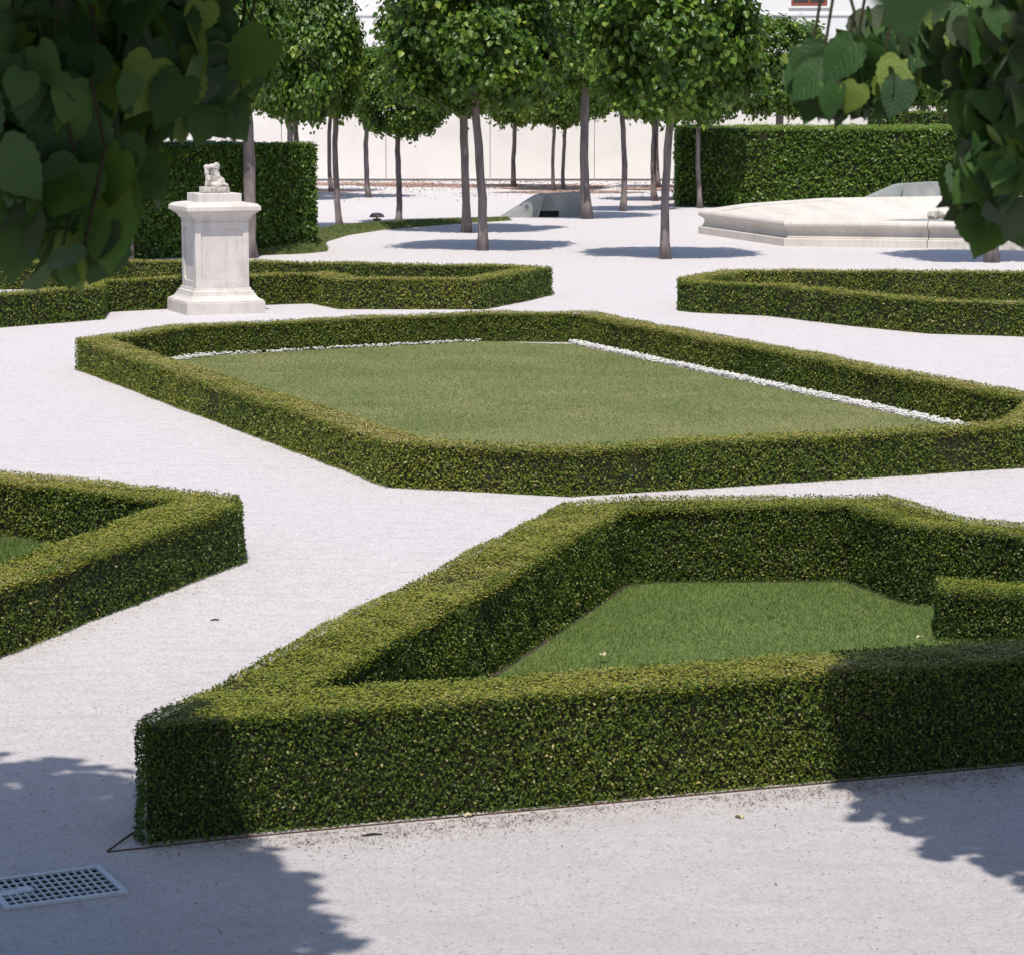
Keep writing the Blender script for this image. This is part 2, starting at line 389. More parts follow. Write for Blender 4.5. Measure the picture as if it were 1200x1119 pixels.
F_POLY = [(-1.593, 10.298), (4.60, 12.42), (4.90, 14.3), (3.45, 15.32), (2.78, 15.78), (2.45, 16.72), (.78, 16.66), (.32, 16.40)]
L_POLY = [(-1.77, 16.92), (-1.83, 17.38), (-4.7, 19.25), (-5.0, 17.4), (-3.35, 12.35)]
FL_POLY = [(-8.6, 33.8), (-6.94, 35.1), (-5.75, 36.50), (-5.88, 37.80), (-5.10, 38.40), (-3.72, 39.15), (-3.05, 39.45), (-2.56, 38.33), (-.42, 38.28), (-.05, 39.15), (.66, 41.2), (.2, 41.75), (-2.7, 42.5), (-5.2, 43.1), (-10.5, 42.6), (-11.5, 37)]
FR_POLY = [(2.42, 38.05), (2.60, 37.75), (3.66, 37.10), (4.55, 35.50), (5.48, 34.2), (6.66, 33.78), (9.4, 33.5), (10.6, 37.2), (8.6, 40.4), (3.30, 40.75), (2.50, 38.9)]
hM, inM = closed_hedge('low box hedge ringing the large central lawn with white pebbles', M_POLY, .37, .37, 7000, .0225, 11, .75, lift=.10)
hF, inF = closed_hedge('nearest low box hedge, tallest in view, around the small green lawn', F_POLY, .50, .47, 12500, .0165, 21, .25, ((-1.50, 10.33), (-1.545, 10.45)), lift=.02)
hL, inL = closed_hedge('low box hedge with a sharp corner at the left edge of the picture', L_POLY, .40, .47, 8500, .0195, 31, .35, lift=.07)
hFL, inFL = closed_hedge('far low box hedge curving behind the stone pedestal', FL_POLY, .46, .45, 2500, .034, 41, .05, lift=.15)
hFR, inFR = closed_hedge('far low box hedge on the right, in front of the stone basin', FR_POLY, .45, .45, 2500, .034, 51, .05, lift=.15)
def open_hedge(label, name, plan, Ht, dens, ls, seed, mat, group, rough_n=.014, top_new=.36, cap=True, bronze=0):
    """plan: closed quad list as a block; all four sides and the top"""
    plan = ccw(plan); t = thing(name, label, 'hedge', (0, 0, 0), 0, group)
    (a, b, c, d) = plan
    st = [(a, b, d, c)]
    hedge_core(st, Ht, t, .06)
    g2 = [(a, b, d, c)]
    o = hedge_leaves('foliage', g2, Ht, dens, ls, t, seed, bronze, 'ot' if Ht > 2 else 'oit', .65 if Ht > 2 else .25, mat=mat, rough_n=rough_n, top_new=top_new)
    e = hedge_leaves('foliage', [(b, c, tuple((Vector(b) + Vector(a)) / 2), tuple((Vector(c) + Vector(d)) / 2))], Ht, dens, ls, t, seed + 1, bronze, 'o', .65 if Ht > 2 else .25, mat=mat, rough_n=rough_n, top_new=top_new)
    e2 = hedge_leaves('foliage', [(d, a, tuple((Vector(d) + Vector(c)) / 2), tuple((Vector(a) + Vector(b)) / 2))], Ht, dens, ls, t, seed + 2, bronze, 'o', .65 if Ht > 2 else .25, mat=mat, rough_n=rough_n, top_new=top_new)
    return t
open_hedge('short low box hedge end standing inside the nearest parterre at the right edge', 'box_hedge', [(2.40, 14.40), (4.25, 14.05), (4.30, 14.55), (2.46, 14.86)], .30, 12000, .0165, 61, 'box_leaf', 'clipped box hedges of the parterre')
open_hedge('tall dark clipped hedge behind the pedestal on the left', 'tall_hedge', [(-13.0, 45.6), (-3.98, 53.55), (-5.0, 54.7), (-14.0, 46.8)], 2.2, 1150, .088, 71, 'tall_leaf', 'tall clipped hedges', .035, .2)
open_hedge('long tall clipped hedge behind the stone basin', 'tall_hedge', [(4.86, 76.8), (21, 76.3), (21, 86), (5.4, 86)], 2.27, 520, .112, 81, 'tall_leaf', 'tall clipped hedges', .05, .42)
open_hedge('clipped hedge farthest back, just showing above the long tall hedge', 'tall_hedge', [(13.0, 94.5), (23, 94.5), (23, 96), (13.0, 96)], 2.72, 250, .11, 86, 'tall_leaf', 'tall clipped hedges', .05, .2)

# ------------------------------------------------------------------ lawns
def blades(name, poly, n, hmin, hmax, w, parent, seed, zfun=None, bias=0):
    g = np.random.default_rng(seed); A = np.array(poly); lo, hi = A.min(0), A.max(0)
    P = g.uniform(lo, hi, (int(n * 2.4), 2)); P = P[inside(P, poly)][:n]; n = len(P)
    z = zfun(P) if zfun else np.full(n, .004)
    B = np.column_stack([P, z]); pat = Wave(.9, 9, seed)(B); pat2 = Wave(4, 9, seed + 5)(B)
    a = g.uniform(0, 6.28, n); s = np.column_stack([np.cos(a), np.sin(a), np.zeros(n)])
    h = g.uniform(hmin, hmax, n) * (1 + .25 * pat2); lean = g.normal(0, .55, (n, 2)) * h[:, None]
    tip = B + np.column_stack([lean, h])
    V = np.stack([B - s * w / 2, B + s * w / 2, tip], 1).reshape(-1, 3)
    tint = .45 + bias + g.normal(0, .16, n) + .22 * pat + .14 * pat2
    o = link(name, np_mesh(name, V, np.arange(3 * n).reshape(-1, 3), np.clip(tint, 0, 1), M['grass']), parent); return stuff(o)
def lawn(name, poly, n, hmin, hmax, w, seed, bias=0, fresh=False):
    s = structure(flat(name, poly, .008, M['turf_fresh' if fresh else 'turf']))
    b = blades('grass', poly, n, hmin, hmax, w, None, seed, bias=bias); b.parent = s
    if fresh: b.data.materials.clear(); b.data.materials.append(M['grass_fresh'])
    return s
# central lawn stops short of the hedge along its two far sides, where white pebbles lie
lawnM = [inM[0], inM[1], inM[2], inM[3]]
iv = [Vector(p) for p in ccw(M_POLY)]
inMv = [Vector(p) for p in inM]
u_ = (inMv[5] - inMv[4]).normalized(); n_ = Vector((-u_.y, u_.x))
b_ = (inMv[7] - inMv[6]).normalized(); nb = Vector((-b_.y, b_.x))
PW = .18
e3 = inMv[3] + n_ * .02; e4 = inMv[4] + n_ * PW; e5 = inMv[5] + n_ * PW + u_ * -.25; e6 = inMv[6] + nb * .03; e7 = inMv[7] + nb * .11
lawn_poly = [tuple(p) for p in (inMv[0], inMv[1], inMv[2], e3, e4, e5, e6, e7)]
lawn('lawn', lawn_poly, 190000, .010, .024, .008, 91, .16)
lawn('lawn', inset(ccw(F_POLY), .50), 110000, .014, .034, .004, 92, -.02, True)
lawn('lawn', inset(ccw(L_POLY), .55), 30000, .025, .05, .006, 93, .0, True)
structure(flat('soil_bed', inset(ccw(F_POLY), .12), .0065, M['soil']))
structure(flat('soil_bed', inset(ccw(L_POLY), .2), .004, M['soil']))
structure(flat('soil_bed', inset(ccw(FL_POLY), .2), .004, M['gravel']))
def scatter_rocks(name, P, size, seed, mat, squash=.7):
    """many small stones in one mesh, each a low rough pebble"""
    g = np.random.default_rng(seed); bm = bmesh.new(); bmesh.ops.create_icosphere(bm, subdivisions=1, radius=1)
    T = np.array([v.co[:] for v in bm.verts]); F = np.array([[v.index for v in f.verts] for f in bm.faces]); bm.free()
    n = len(P); s = size * g.uniform(.6, 1.35, (n, 1, 1)) * g.uniform(.7, 1.3, (n, 1, 3)) * np.array((1, 1, squash))
    V = T[None] * s * g.uniform(.82, 1.15, (n, len(T), 1)); a = g.uniform(0, 6.28, n); c, si = np.cos(a), np.sin(a)
    X = V[..., 0] * c[:, None] - V[..., 1] * si[:, None]; Y = V[..., 0] * si[:, None] + V[..., 1] * c[:, None]
    V = np.stack([X, Y, V[..., 2]], -1) + P[:, None, :]
    return np_mesh(name, V.reshape(-1, 3), (np.arange(n)[:, None, None] * len(T) + F[None]).reshape(-1, 3), None, mat)
g = np.random.default_rng(5)
def strip_pts(a, b, w0, w1, nrm, n):
    t = g.random(n); s = g.random(n); a = np.array(a); b = np.array(b); nr = np.array(nrm)
    wd = w0 + (w1 - w0) * t + Wave(3, 5, 3)(np.column_stack([t * 9, t * 0, t * 0])) * .03
    return np.column_stack([a + (b - a) * t[:, None] + nr * (s * wd)[:, None], .012 + g.random(n) * .03])
pp = np.concatenate([strip_pts(inMv[4], inMv[5], PW + .02, PW - .04, n_, 4200), strip_pts(inMv[6], inMv[7], -.03, .10, nb, 460), strip_pts(inMv[7], inMv[0], .24, .05, Vector(((inMv[0] - inMv[7]).normalized().y * -1, (inMv[0] - inMv[7]).normalized().x)), 420)])
stuff(link('white_pebbles', scatter_rocks('white_pebbles', pp, .015, 9, M['pebble'], .5)))
o = bpy.data.objects['white_pebbles']; o['label'] = 'strip of white pebbles between central lawn and hedge'; o['category'] = 'pebbles'

# grass bank beside the round gravel place
FRONT = [(-5.3, 52.05), (-4.5, 52.45), (-4.1, 52.85), (-3.80, 53.5), (-3.85, 54.4), (-4.05, 55.6), (-4.05, 57.5), (-3.76, 60.2), (-3.08, 62.7), (-1.7, 65.3), (0.0, 67.8)]
BACK = [(-5.5, 52.6), (-4.9, 53.1), (-4.6, 54.2), (-4.62, 55.2), (-4.66, 56.4), (-4.75, 57.6), (-4.62, 59.2), (-4.25, 61.2), (-3.45, 63.6), (-2.0, 66.1), (-.2, 68.5)]
HB = [.03, .10, .17, .2, .2, .2, .19, .16, .13, .10, .03]
bm = bmesh.new(); rows = []
for f_, b2, hh in zip(FRONT, BACK, HB):
    f_, b2 = Vector(f_), Vector(b2)
    rows.append([(*(f_ + (b2 - f_) * t), hh * math.sin(math.pi * min(t * .9 + .02, 1)) ** .7 if 0 < t < 1 else -.01) for t in (0, .12, .3, .5, .7, .88, 1)])
loft(bm, rows, False, False, closed=False)
bank = structure(bm_obj('grass_bank', bm, M['turf'], smooth=True))
gp, gt = [], []
g = np.random.default_rng(17)
for i in range(len(FRONT) - 1):
    n = 2600; u = g.random(n); v = g.random(n)
    r0 = np.array(rows[i]); r1 = np.array(rows[i + 1]); tt = np.array((0, .12, .3, .5, .7, .88, 1))
    q0 = np.column_stack([np.interp(v, tt, r0[:, k_]) for k_ in range(3)]); q1 = np.column_stack([np.interp(v, tt, r1[:, k_]) for k_ in range(3)])
    gp.append(q0 + (q1 - q0) * u[:, None])
B = np.concatenate(gp); n = len(B); a = g.uniform(0, 6.28, n); s = np.column_stack([np.cos(a), np.sin(a), np.zeros(n)])
tip = B + np.column_stack([g.normal(0, .03, (n, 2)), g.uniform(.04, .08, n)])
V = np.stack([B - s * .012, B + s * .012, tip], 1).reshape(-1, 3)
stuff(link('grass', np_mesh('grass', V, np.arange(3 * n).reshape(-1, 3), np.clip(.42 + g.normal(0, .15, n), 0, 1), M['grass']), bank))

# ------------------------------------------------------------------ palace front
WY = 102.2
pal = thing('palace_building', 'long white palace front with cream panelled ground storey behind the trees', 'building', (0, WY, 0))
box_obj('wall', (-70, 70, .06, 9, 0, 14), M['joint'], pal)
PWD = 4.06; x0 = 575 / 1.0
k0 = (575 - 600) / 3050 * WY
pm = bmesh.new(); box(pm, .0, PWD - .025, 0, .14, 0, 4.3, .012)
pme = bpy.data.meshes.new('panel'); bmesh.ops.recalc_face_normals(pm, faces=pm.faces); pm.to_mesh(pme); pm.free(); pme.materials.append(M['plaster_cream'])
for i in range(-8, 9):
    o = link('panel', pme, pal); o.location = (k0 + i * PWD, -.06, .10)
box_obj('plinth', (-70, 70, -.02, .16, 0, .07), M['joint'], pal)
box_obj('string_course', (-70, 70, -.05, .18, 6.36, 6.48), M['plaster_white'], pal, .015)
wx = (943 - 600) / 3050 * WY
bm = bmesh.new()
for d in ((-70, wx - .7, .0, .1, 4.43, 14), (wx + .7, 70, .0, .1, 4.43, 14), (wx - .7, wx + .7, .0, .1, 4.43, 6.74), (wx - .7, wx + .7, .0, .1, 8.9, 14)): box(bm, *d)
bm_obj('upper_wall', bm, M['plaster_white'], pal)
win = bm_obj('window', (lambda b: (box(b, wx - .69, wx + .69, .055, .075, 6.75, 8.88), b)[1])(bmesh.new()), M['red_paint'], pal)
for sx in (-1, 1):
    a, b2 = sorted((sx * .05, sx * .60))
    box_obj('pane', (wx + a, wx + b2, .035, .05, 6.86, 8.78), M['glass'], win)
bm = bmesh.new()
for d in ((-.69, -.60, 6.752, 8.878), (.60, .69, 6.752, 8.878), (-.045, .045, 6.752, 8.878)): box(bm, wx + d[0], wx + d[1], .0, .054, d[2], d[3])
for d in ((6.755, 6.86), (8.78, 8.875)): box(bm, wx - .598, wx + .598, .002, .052, *d)
bm_obj('frame', bm, M['red_paint'], win)
box_obj('sill', (wx - .8, wx + .8, -.06, .06, 6.66, 6.735), M['plaster_white'], win)

# reddish leaf litter under the far trees
def blob(cx, cy, rx, ry, seed, n=36):
    gg = np.random.default_rng(seed); ph = gg.uniform(0, 6.28, 4)
    return [(cx + rx * math.cos(t) * (1 + .16 * math.sin(3 * t + ph[0]) + .1 * math.sin(7 * t + ph[1])), cy + ry * math.sin(t) * (1 + .16 * math.sin(4 * t + ph[2]) + .1 * math.sin(9 * t + ph[3]))) for t in np.linspace(0, 2 * math.pi, n, endpoint=False)]
for i, (cx, cy, rx, ry) in enumerate(((-9.0, 90.5, 3.6, 2.6), (-2.6, 97.0, 3.0, 2.2), (1.2, 95.4, 2.6, 2.6), (2.0, 89.6, 2.4, 1.5), (-5.6, 98.6, 3.4, 1.6), (5.8, 93.5, 2.0, 2.4))):
    structure(flat('leaf_litter', blob(cx, cy, rx, ry, i + 3), .004 + .0045 * i, M['mulch']))
g = np.random.default_rng(23); n = 5000
P = np.column_stack([g.uniform(-15, 12, n), 102 - np.abs(g.normal(0, 9, n)), np.full(n, .035)])
keep = Wave(.5, 7, 4)(P) > -.1; P = P[keep & (P[:, 1] > 80)]; n = len(P)
stuff(link('fallen_leaf_scatter', leaves('fallen_leaf_scatter', P, unit(g.normal(size=(n, 3)) * .4 + np.array((0, 0, 1))), g.normal(size=(n, 3)), g.uniform(.05, .10, n), g.uniform(.03, .06, n), g.random(n), M['litter'])))

# ------------------------------------------------------------------ lime trees in the background
def crown_mesh(name, seed, rx, rz, nclump=210, per=44, ls=.135):
    """a clipped rounded crown about its own centre, built from clumps of hanging leaves"""
    g = np.random.default_rng(seed); lump = Wave(1.7, 9, seed); lump2 = Wave(3.6, 9, seed + 9)
    d = unit(g.normal(size=(nclump, 3)))
    p = 3.2; sc = (np.abs(d) ** p).sum(1) ** (-1 / p)          # between a ball and a box
    rr = sc * (.90 + .08 * lump(d * 2) + .07 * lump2(d * 2))
    C = d * rr[:, None]
    Pn, Nn, dd = [], [], []
    k = g.integers(0, nclump, nclump * per)
    off = g.normal(0, .074, (len(k), 3))
    Q = C[k] * (1 - np.abs(g.normal(0, .09, len(k))))[:, None] + off
    out = unit(Q / 1.0)
    Q = Q * np.array((rx, rx, rz))
    n = len(Q)
    # inner filling so the crown is not hollow
    m = 2200; q = unit(g.normal(size=(m, 3))); q = q * ((np.abs(q) ** p).sum(1) ** (-1 / p) * g.uniform(.45, .82, m))[:, None]
    Q = np.concatenate([Q, q * np.array((rx, rx, rz))]); out = np.concatenate([out, unit(q)]); n = len(Q)
    N = unit(out * .8 + np.array((0, 0, .55)) + g.normal(0, .42, (n, 3)))
    D = unit(out * .45 + np.array((0, 0, -.75)) + g.normal(0, .45, (n, 3)))
    L = ls * g.uniform(.7, 1.25, n); W = L * g.uniform(.78, .95, n)
    ct = g.normal(0, .12, nclump)
    tint = .42 + g.normal(0, .15, n); tint[:len(k)] += ct[k]
    young = g.random(n) < .035; tint[young] = g.uniform(.85, 1, young.sum())
    return leaves(name, Q, N, D, L, W, tint, M['lime_leaf'], HEART)
CROWNS = [crown_mesh('crown', 100 + i, 1.0, 1.0, 210, 66, .076) for i in range(3)]
def lime_tree(label, x, y, lean, rad, ch, crx, crz, var, rot, dx=0.0, group='lime trees of the grove'):
    """trunk from the ground at x, y; ch height of the crown centre; lean sideways drift of the trunk top"""
    t = thing('lime_tree', label, 'tree', (x, y, 0), 0, group)
    g = random.Random(label); H_ = ch + crz * .3; ph = g.random() * 6
    bm = bmesh.new(); pts, rs = [], []
    for i in range(15):
        u = i / 14; z = u * H_
        pts.append((lean * u + .045 * math.sin(u * 6 + ph) - .045 * math.sin(ph) + g.uniform(-.012, .012), .03 * math.sin(u * 4 + 1), z - .02)); rs.append(rad * (1.45 - .45 * min(u * 11, 1)) * (1 - .24 * u) * g.uniform(.94, 1.06))
    tube(bm, pts, rs, 12); tr = bm_obj('trunk', bm, M['bark'], t, True)
    top = Vector(pts[-1])
    bm = bmesh.new()
    for i in range(7):
        a = i * 2.4 + g.random(); s0 = Vector(pts[9 + i % 4]); e = Vector((lean + dx + crx * .75 * math.cos(a), crx * .75 * math.sin(a), ch + crz * (.15 + .5 * g.random() - .25)))
        tube(bm, [s0, s0.lerp(e, .5) + Vector((0, 0, .12)), e], [rad * .4, rad * .26, rad * .1], 6)
    bm_obj('limb', bm, M['bark'], t, True)['kind'] = 'stuff'
    c = link('crown', CROWNS[var], t); c.location = (lean + dx, 0, ch); c.scale = (crx, crx, crz); c.rotation_euler = (0, 0, rot); c['kind'] = 'stuff'
    return t
T = [  # label, x, y, lean, radius, crown centre, half width, half height
 ('lime tree standing alone, nearest to the right-hand box hedge, trunk bare against the gravel', 2.997, 50.88, .12, 0.088, 4.45, 1.72, 1.72, 0),
 ('lime tree with the trunk leaning left, front one of the close pair', -.599, 53.86, -.14, 0.096, 4.55, 1.78, 1.75, 1),
 ('straight lime tree, rear one of the close pair', -1.064, 61.41, .03, 0.104, 4.6, 1.9, 1.75, 2),
 ('lime tree beside the concrete hood, trunk hiding its right end', 1.976, 68.74, -.14, 0.125, 5.1, 1.75, 1.75, 0),
 ('slim lime tree right of the tree at the concrete hood', 3.127, 73.68, -.03, 0.085, 4.15, 1.45, 1.55, 1),
 ('crooked slim lime tree left of the long tall hedge', 4.44, 81.48, -.12, 0.088, 4.3, 1.5, 1.6, 2),
 ('thin dark lime tree close to the palace wall by the long tall hedge', 5.25, 94.0, 0, 0.078, 4.35, 1.55, 1.75, 0),
 ('lime tree with a thin trunk in front of the long tall hedge', 5.465, 75.9, .0, 0.072, 4.0, 1.35, 1.6, 1),
 ('lime tree just right of the left tall hedge', -4.137, 62.67, -.05, 0.076, 4.35, 1.22, 1.75, 2, -.62),
 ('lime tree near the palace wall, leftmost thin trunk beside the left tall hedge', -6.238, 90.2, .03, .075, 3.75, 1.4, 1.05, 0),
 ('lime tree in leaf litter, second trunk from the left tall hedge near the wall', -4.629, 84.46, -.08, 0.083, 3.75, 1.35, 1.05, 1),
 ('small round-headed lime tree leaning right behind the garden lamp', -2.859, 65.8, .12, 0.076, 3.33, 1.18, 1.12, 2),
 ('lime tree against the palace wall, framed by the close pair and the concrete hood', .062, 94.86, .02, 0.086, 4.1, 1.6, 1.8, 0),
 ('thin lime tree near the wall, left of two neighbours behind the concrete hood', 1.456, 91.1, .05, 0.066, 3.9, 1.5, 1.7, 1),
 ('thin lime tree near the wall, right of two neighbours behind the concrete hood', 1.80, 92.6, .03, 0.068, 4.0, 1.5, 1.7, 2),
 ('lime tree growing right behind the stone pedestal', -5.159, 51.2, -.13, 0.128, 4.7, 1.4, 1.8, 0, -.65),
 ('lime tree with a sunlit trunk at the far left, half hidden by near leaves', -7.283, 49.3, 0, .095, 4.4, 1.3, 1.6, 1, -.6),
 ('lime tree in front of the stone basin, trunk foot showing below the near leaves', 9.174, 49.8, 0, .115, 4.5, 1.7, 1.75, 2),
 ('dark lime tree behind the long tall hedge under the red window', 9.45, 93.5, 0, .16, 4.35, 1.75, 1.75, 0),
 ('lime tree behind the long tall hedge, right of the tree under the window', 15.3, 98.0, .1, .15, 4.4, 1.5, 1.6, 1),
 ('lime tree behind the left tall hedge, left one of two trunks above it', -7.0, 82.0, 0, .10, 4.3, 1.6, 1.7, 1),
 ('lime tree behind the left tall hedge, right one of two trunks above it', -7.1, 86.0, .0, .10, 4.3, 1.6, 1.7, 2),
]
for i, a in enumerate(T):
    lime_tree(a[0], *a[1:9][:2], a[3], a[4], a[5], a[6], a[7], a[8], i * 1.3, a[9] if len(a) > 9 else 0)

# ------------------------------------------------------------------ stone pedestal and figure
ped = thing('pedestal', 'pale stone pedestal with recessed panels and moulded cap', 'pedestal', (-4.32, 37.95, 0), R(21.5))
def mould(bm, prof):
    """square mouldings: profile of (half width, height) pairs lofted round the pedestal"""
    rings = [[(-w, -w, z), (w, -w, z), (w, w, z), (-w, w, z)] for w, z in prof]
    loft(bm, rings)
bm = bmesh.new(); mould(bm, [(.58, 0), (.58, .16), (.572, .17)]); bm_obj('plinth', bm, M['stone'], ped)
bm = bmesh.new(); mould(bm, [(.572, .172), (.572, .185), (.545, .20), (.50, .225), (.475, .26), (.47, .285), (.455, .285), (.45, .32), (.425, .33), (.415, .37)]); bm_obj('base_moulding', bm, M['stone'], ped)
DW, Z0, Z1 = .395, .37, 1.32
bm = bmesh.new(); mould(bm, [(DW - .022, Z0), (DW - .022, Z1)]); die = bm_obj('die', bm, M['stone'], ped)
def frame_plate(half, z0, z1, border, notch):
    """face plate with a panel opening whose corners are cut in as quarter rounds"""
    bm = bmesh.new(); a = half; xi = half - border; b0, b1 = z0 + border * 1.05, z1 - border * 1.15
    outer = [(-a, z0), (a, z0), (a, z1), (-a, z1)]; inner = []
    for cx, cz, st in ((-xi, b0, 90), (xi, b0, 180), (xi, b1, 270), (-xi, b1, 0)):
        for k_ in range(6):
            t = R(st - k_ * 18); inner.append((cx + notch * math.cos(t), cz + notch * math.sin(t)))
    es = []
    for lp in (outer, inner):
        vs = [bm.verts.new((x, 0, z)) for x, z in lp]; es += [bm.edges.new((vs[i], vs[(i + 1) % len(vs)])) for i in range(len(vs))]
    bmesh.ops.triangle_fill(bm, edges=es, use_beauty=True)
    r_ = bmesh.ops.extrude_face_region(bm, geom=list(bm.faces))
    for v in [e for e in r_['geom'] if isinstance(e, bmesh.types.BMVert)]: v.co.y += .0215
    return bm
for k_ in range(4):
    o = bm_obj('panel_frame', frame_plate(DW - (.0 if k_ % 2 == 0 else .0225), Z0 + .002, Z1 - .002, .085, .05), M['stone'], die)
    o.rotation_euler = (0, 0, k_ * math.pi / 2)
    o.location = Matrix.Rotation(k_ * math.pi / 2, 3, 'Z') @ Vector((0, -DW, 0))
bm = bmesh.new(); mould(bm, [(.40, 1.322), (.40, 1.36), (.43, 1.372), (.435, 1.40), (.47, 1.43), (.515, 1.46), (.52, 1.475), (.545, 1.48), (.545, 1.535), (.535, 1.545), (.50, 1.575), (.36, 1.60)]); bm_obj('cap', bm, M['stone'], ped)
bm = bmesh.new(); mould(bm, [(.32, 1.598), (.32, 1.715), (.312, 1.722)]); bm_obj('upper_slab', bm, M['stone'], ped)

# broken seated figure: one continuous surface grown from overlapping lumps
st = thing('statue', 'small broken headless stone figure seated on the pedestal', 'statue', (-4.32, 37.95, 1.722), R(21.5))
bm = bmesh.new(); box(bm, -.185, .195, -.15, .15, 0, .088, .008); bm_obj('base', bm, M['statue'], st)
bm = bmesh.new()
def lump(cx, cy, cz, rx, ry, rz, rot=0, tilt=0):
    m = Matrix.Translation((cx, cy, cz)) @ Matrix.Rotation(rot, 4, 'Z') @ Matrix.Rotation(tilt, 4, 'Y') @ Matrix.Diagonal((rx, ry, rz, 1))
    bmesh.ops.create_icosphere(bm, subdivisions=3, radius=1, matrix=m)
for a in ((.0, .0, .24, .072, .062, .17, 0, .10), (.0, .0, .365, .095, .058, .048, .2, .25), (.045, .0, .395, .05, .05, .04, 0, .3), (-.105, -.02, .365, .05, .045, .048), (-.115, -.035, .29, .034, .036, .085, 0, -.12),
          (-.10, -.05, .17, .045, .042, .10), (-.125, -.075, .06, .036, .036, .12), (.055, .0, .24, .042, .06, .15, 0, -.32), (.085, .0, .15, .075, .075, .085, 0, .45), (.145, -.03, .115, .062, .055, .038, 0, .25), (.03, .0, .11, .13, .10, .05)): lump(*a)
fig = bm_obj('figure', bm, M['statue'], st, True)
md = fig.modifiers.new('r', 'REMESH'); md.mode = 'VOXEL'; md.voxel_size = .009; md.use_smooth_shade = True
tx = bpy.data.textures.new('rough', 'CLOUDS'); tx.noise_scale = .035; md = fig.modifiers.new('d', 'DISPLACE'); md.texture = tx; md.strength = .016; md.mid_level = .5

# ------------------------------------------------------------------ stone basin
fo = thing('fountain_basin', 'wide low polygonal stone basin with moulded rim on the gravel', 'fountain', (0, 0, 0))
BAS = ccw([(4.45, 61.0), (5.86, 55.55), (11.6, 53.9), (16.5, 55.8), (18.6, 61.0), (17.2, 66.6), (12.8, 70.4), (8.1, 68.4), (5.75, 64.6)])
def off(d): return inset(BAS, -d) if d > 0 else inset(BAS, -d) if d < 0 else BAS
SZ = 1.16
prof_out = [('base_step', [(.10, 0), (.10, .135), (.085, .15), (-.05, .15)]),
            ('rim', [(-.02, .152), (.0, .155), (-.01, .19), (-.035, .23), (-.04, .27), (-.02, .31), (.03, .335), (.075, .35), (.10, .375), (.108, .41), (.09, .45), (.045, .475), (-.02, .485), (-.30, .47), (-.34, .45)])]
nb_ = len(BAS)
# each side of the rim is cut into stones of about two metres
for nm, pr in prof_out:
    for s in range(nb_):
        a, b = Vector(BAS[s]), Vector(BAS[(s + 1) % nb_]); ns = max(2, round((b - a).length / 2.4))
        offs = [(inset(BAS, -d), z) for d, z in [(d_, z_ * SZ if nm == 'rim' or z_ > .01 else z_) for d_, z_ in pr]]
        for q in range(ns):
            bm = bmesh.new(); gp_ = .009
            t0 = q / ns + (gp_ / (b - a).length if q else 0); t1 = (q + 1) / ns - (gp_ / (b - a).length if q < ns - 1 else 0)
            ring0 = [(*(Vector(o_[s]).lerp(Vector(o_[(s + 1) % nb_]), t0)), z) for o_, z in offs]
            ring1 = [(*(Vector(o_[s]).lerp(Vector(o_[(s + 1) % nb_]), t1)), z) for o_, z in offs]
            if nm == 'rim': # close the underside and inner side
                in0 = inset(BAS, .34)
                for ring, t in ((ring0, t0), (ring1, t1)): ring.append((*(Vector(in0[s]).lerp(Vector(in0[(s + 1) % nb_]), t)), .152 * SZ))
            else:
                in0 = inset(BAS, .05)
                for ring, t in ((ring0, t0), (ring1, t1)): ring.append((*(Vector(in0[s]).lerp(Vector(in0[(s + 1) % nb_]), t)), .0))
            loft(bm, [ring0, ring1]); o = bm_obj('rim_stone' if nm == 'rim' else 'step_stone', bm, M['basin'], fo)
i1, i2, i3 = inset(BAS, .342), inset(BAS, 2.6), inset(BAS, 2.75)
for s in range(nb_):
    j = (s + 1) % nb_; bm = bmesh.new()
    vs = [bm.verts.new(p) for p in ((*i1[s], .44 * SZ), (*i1[j], .44 * SZ), (*i2[j], .10), (*i2[s], .10))]; bm.faces.new(vs)
    bm_obj('lining_slab', bm, M['basin'], fo)
bm = bmesh.new(); bm.faces.new([bm.verts.new((x, y, .098)) for x, y in i2]); bm_obj('basin_floor', bm, M['concrete'], fo)
g = random.Random(4)
ORD = ('leftmost', 'second from the left', 'third from the left', 'fourth from the left', 'fifth from the left', 'rightmost')
for i, (px, py, s_) in enumerate(((10.70, 66.3, .17), (11.05, 66.9, .20), (11.36, 66.2, .15), (11.68, 66.6, .22), (12.02, 66.1, .17), (12.42, 66.6, .23))):
    bm = bmesh.new(); bmesh.ops.create_icosphere(bm, subdivisions=2, radius=s_)
    for v in bm.verts: v.co *= g.uniform(.8, 1.15); v.co.z *= .72
    o = bm_obj('rock', bm, M['rock']); o.location = (px, py, .10 + s_ * .5); o.rotation_euler = (0, 0, g.random() * 6)
    tag(o, 'loose tan and grey rock in the stone basin, %s of the pile' % ORD[i], 'rock', 'rocks in the stone basin')

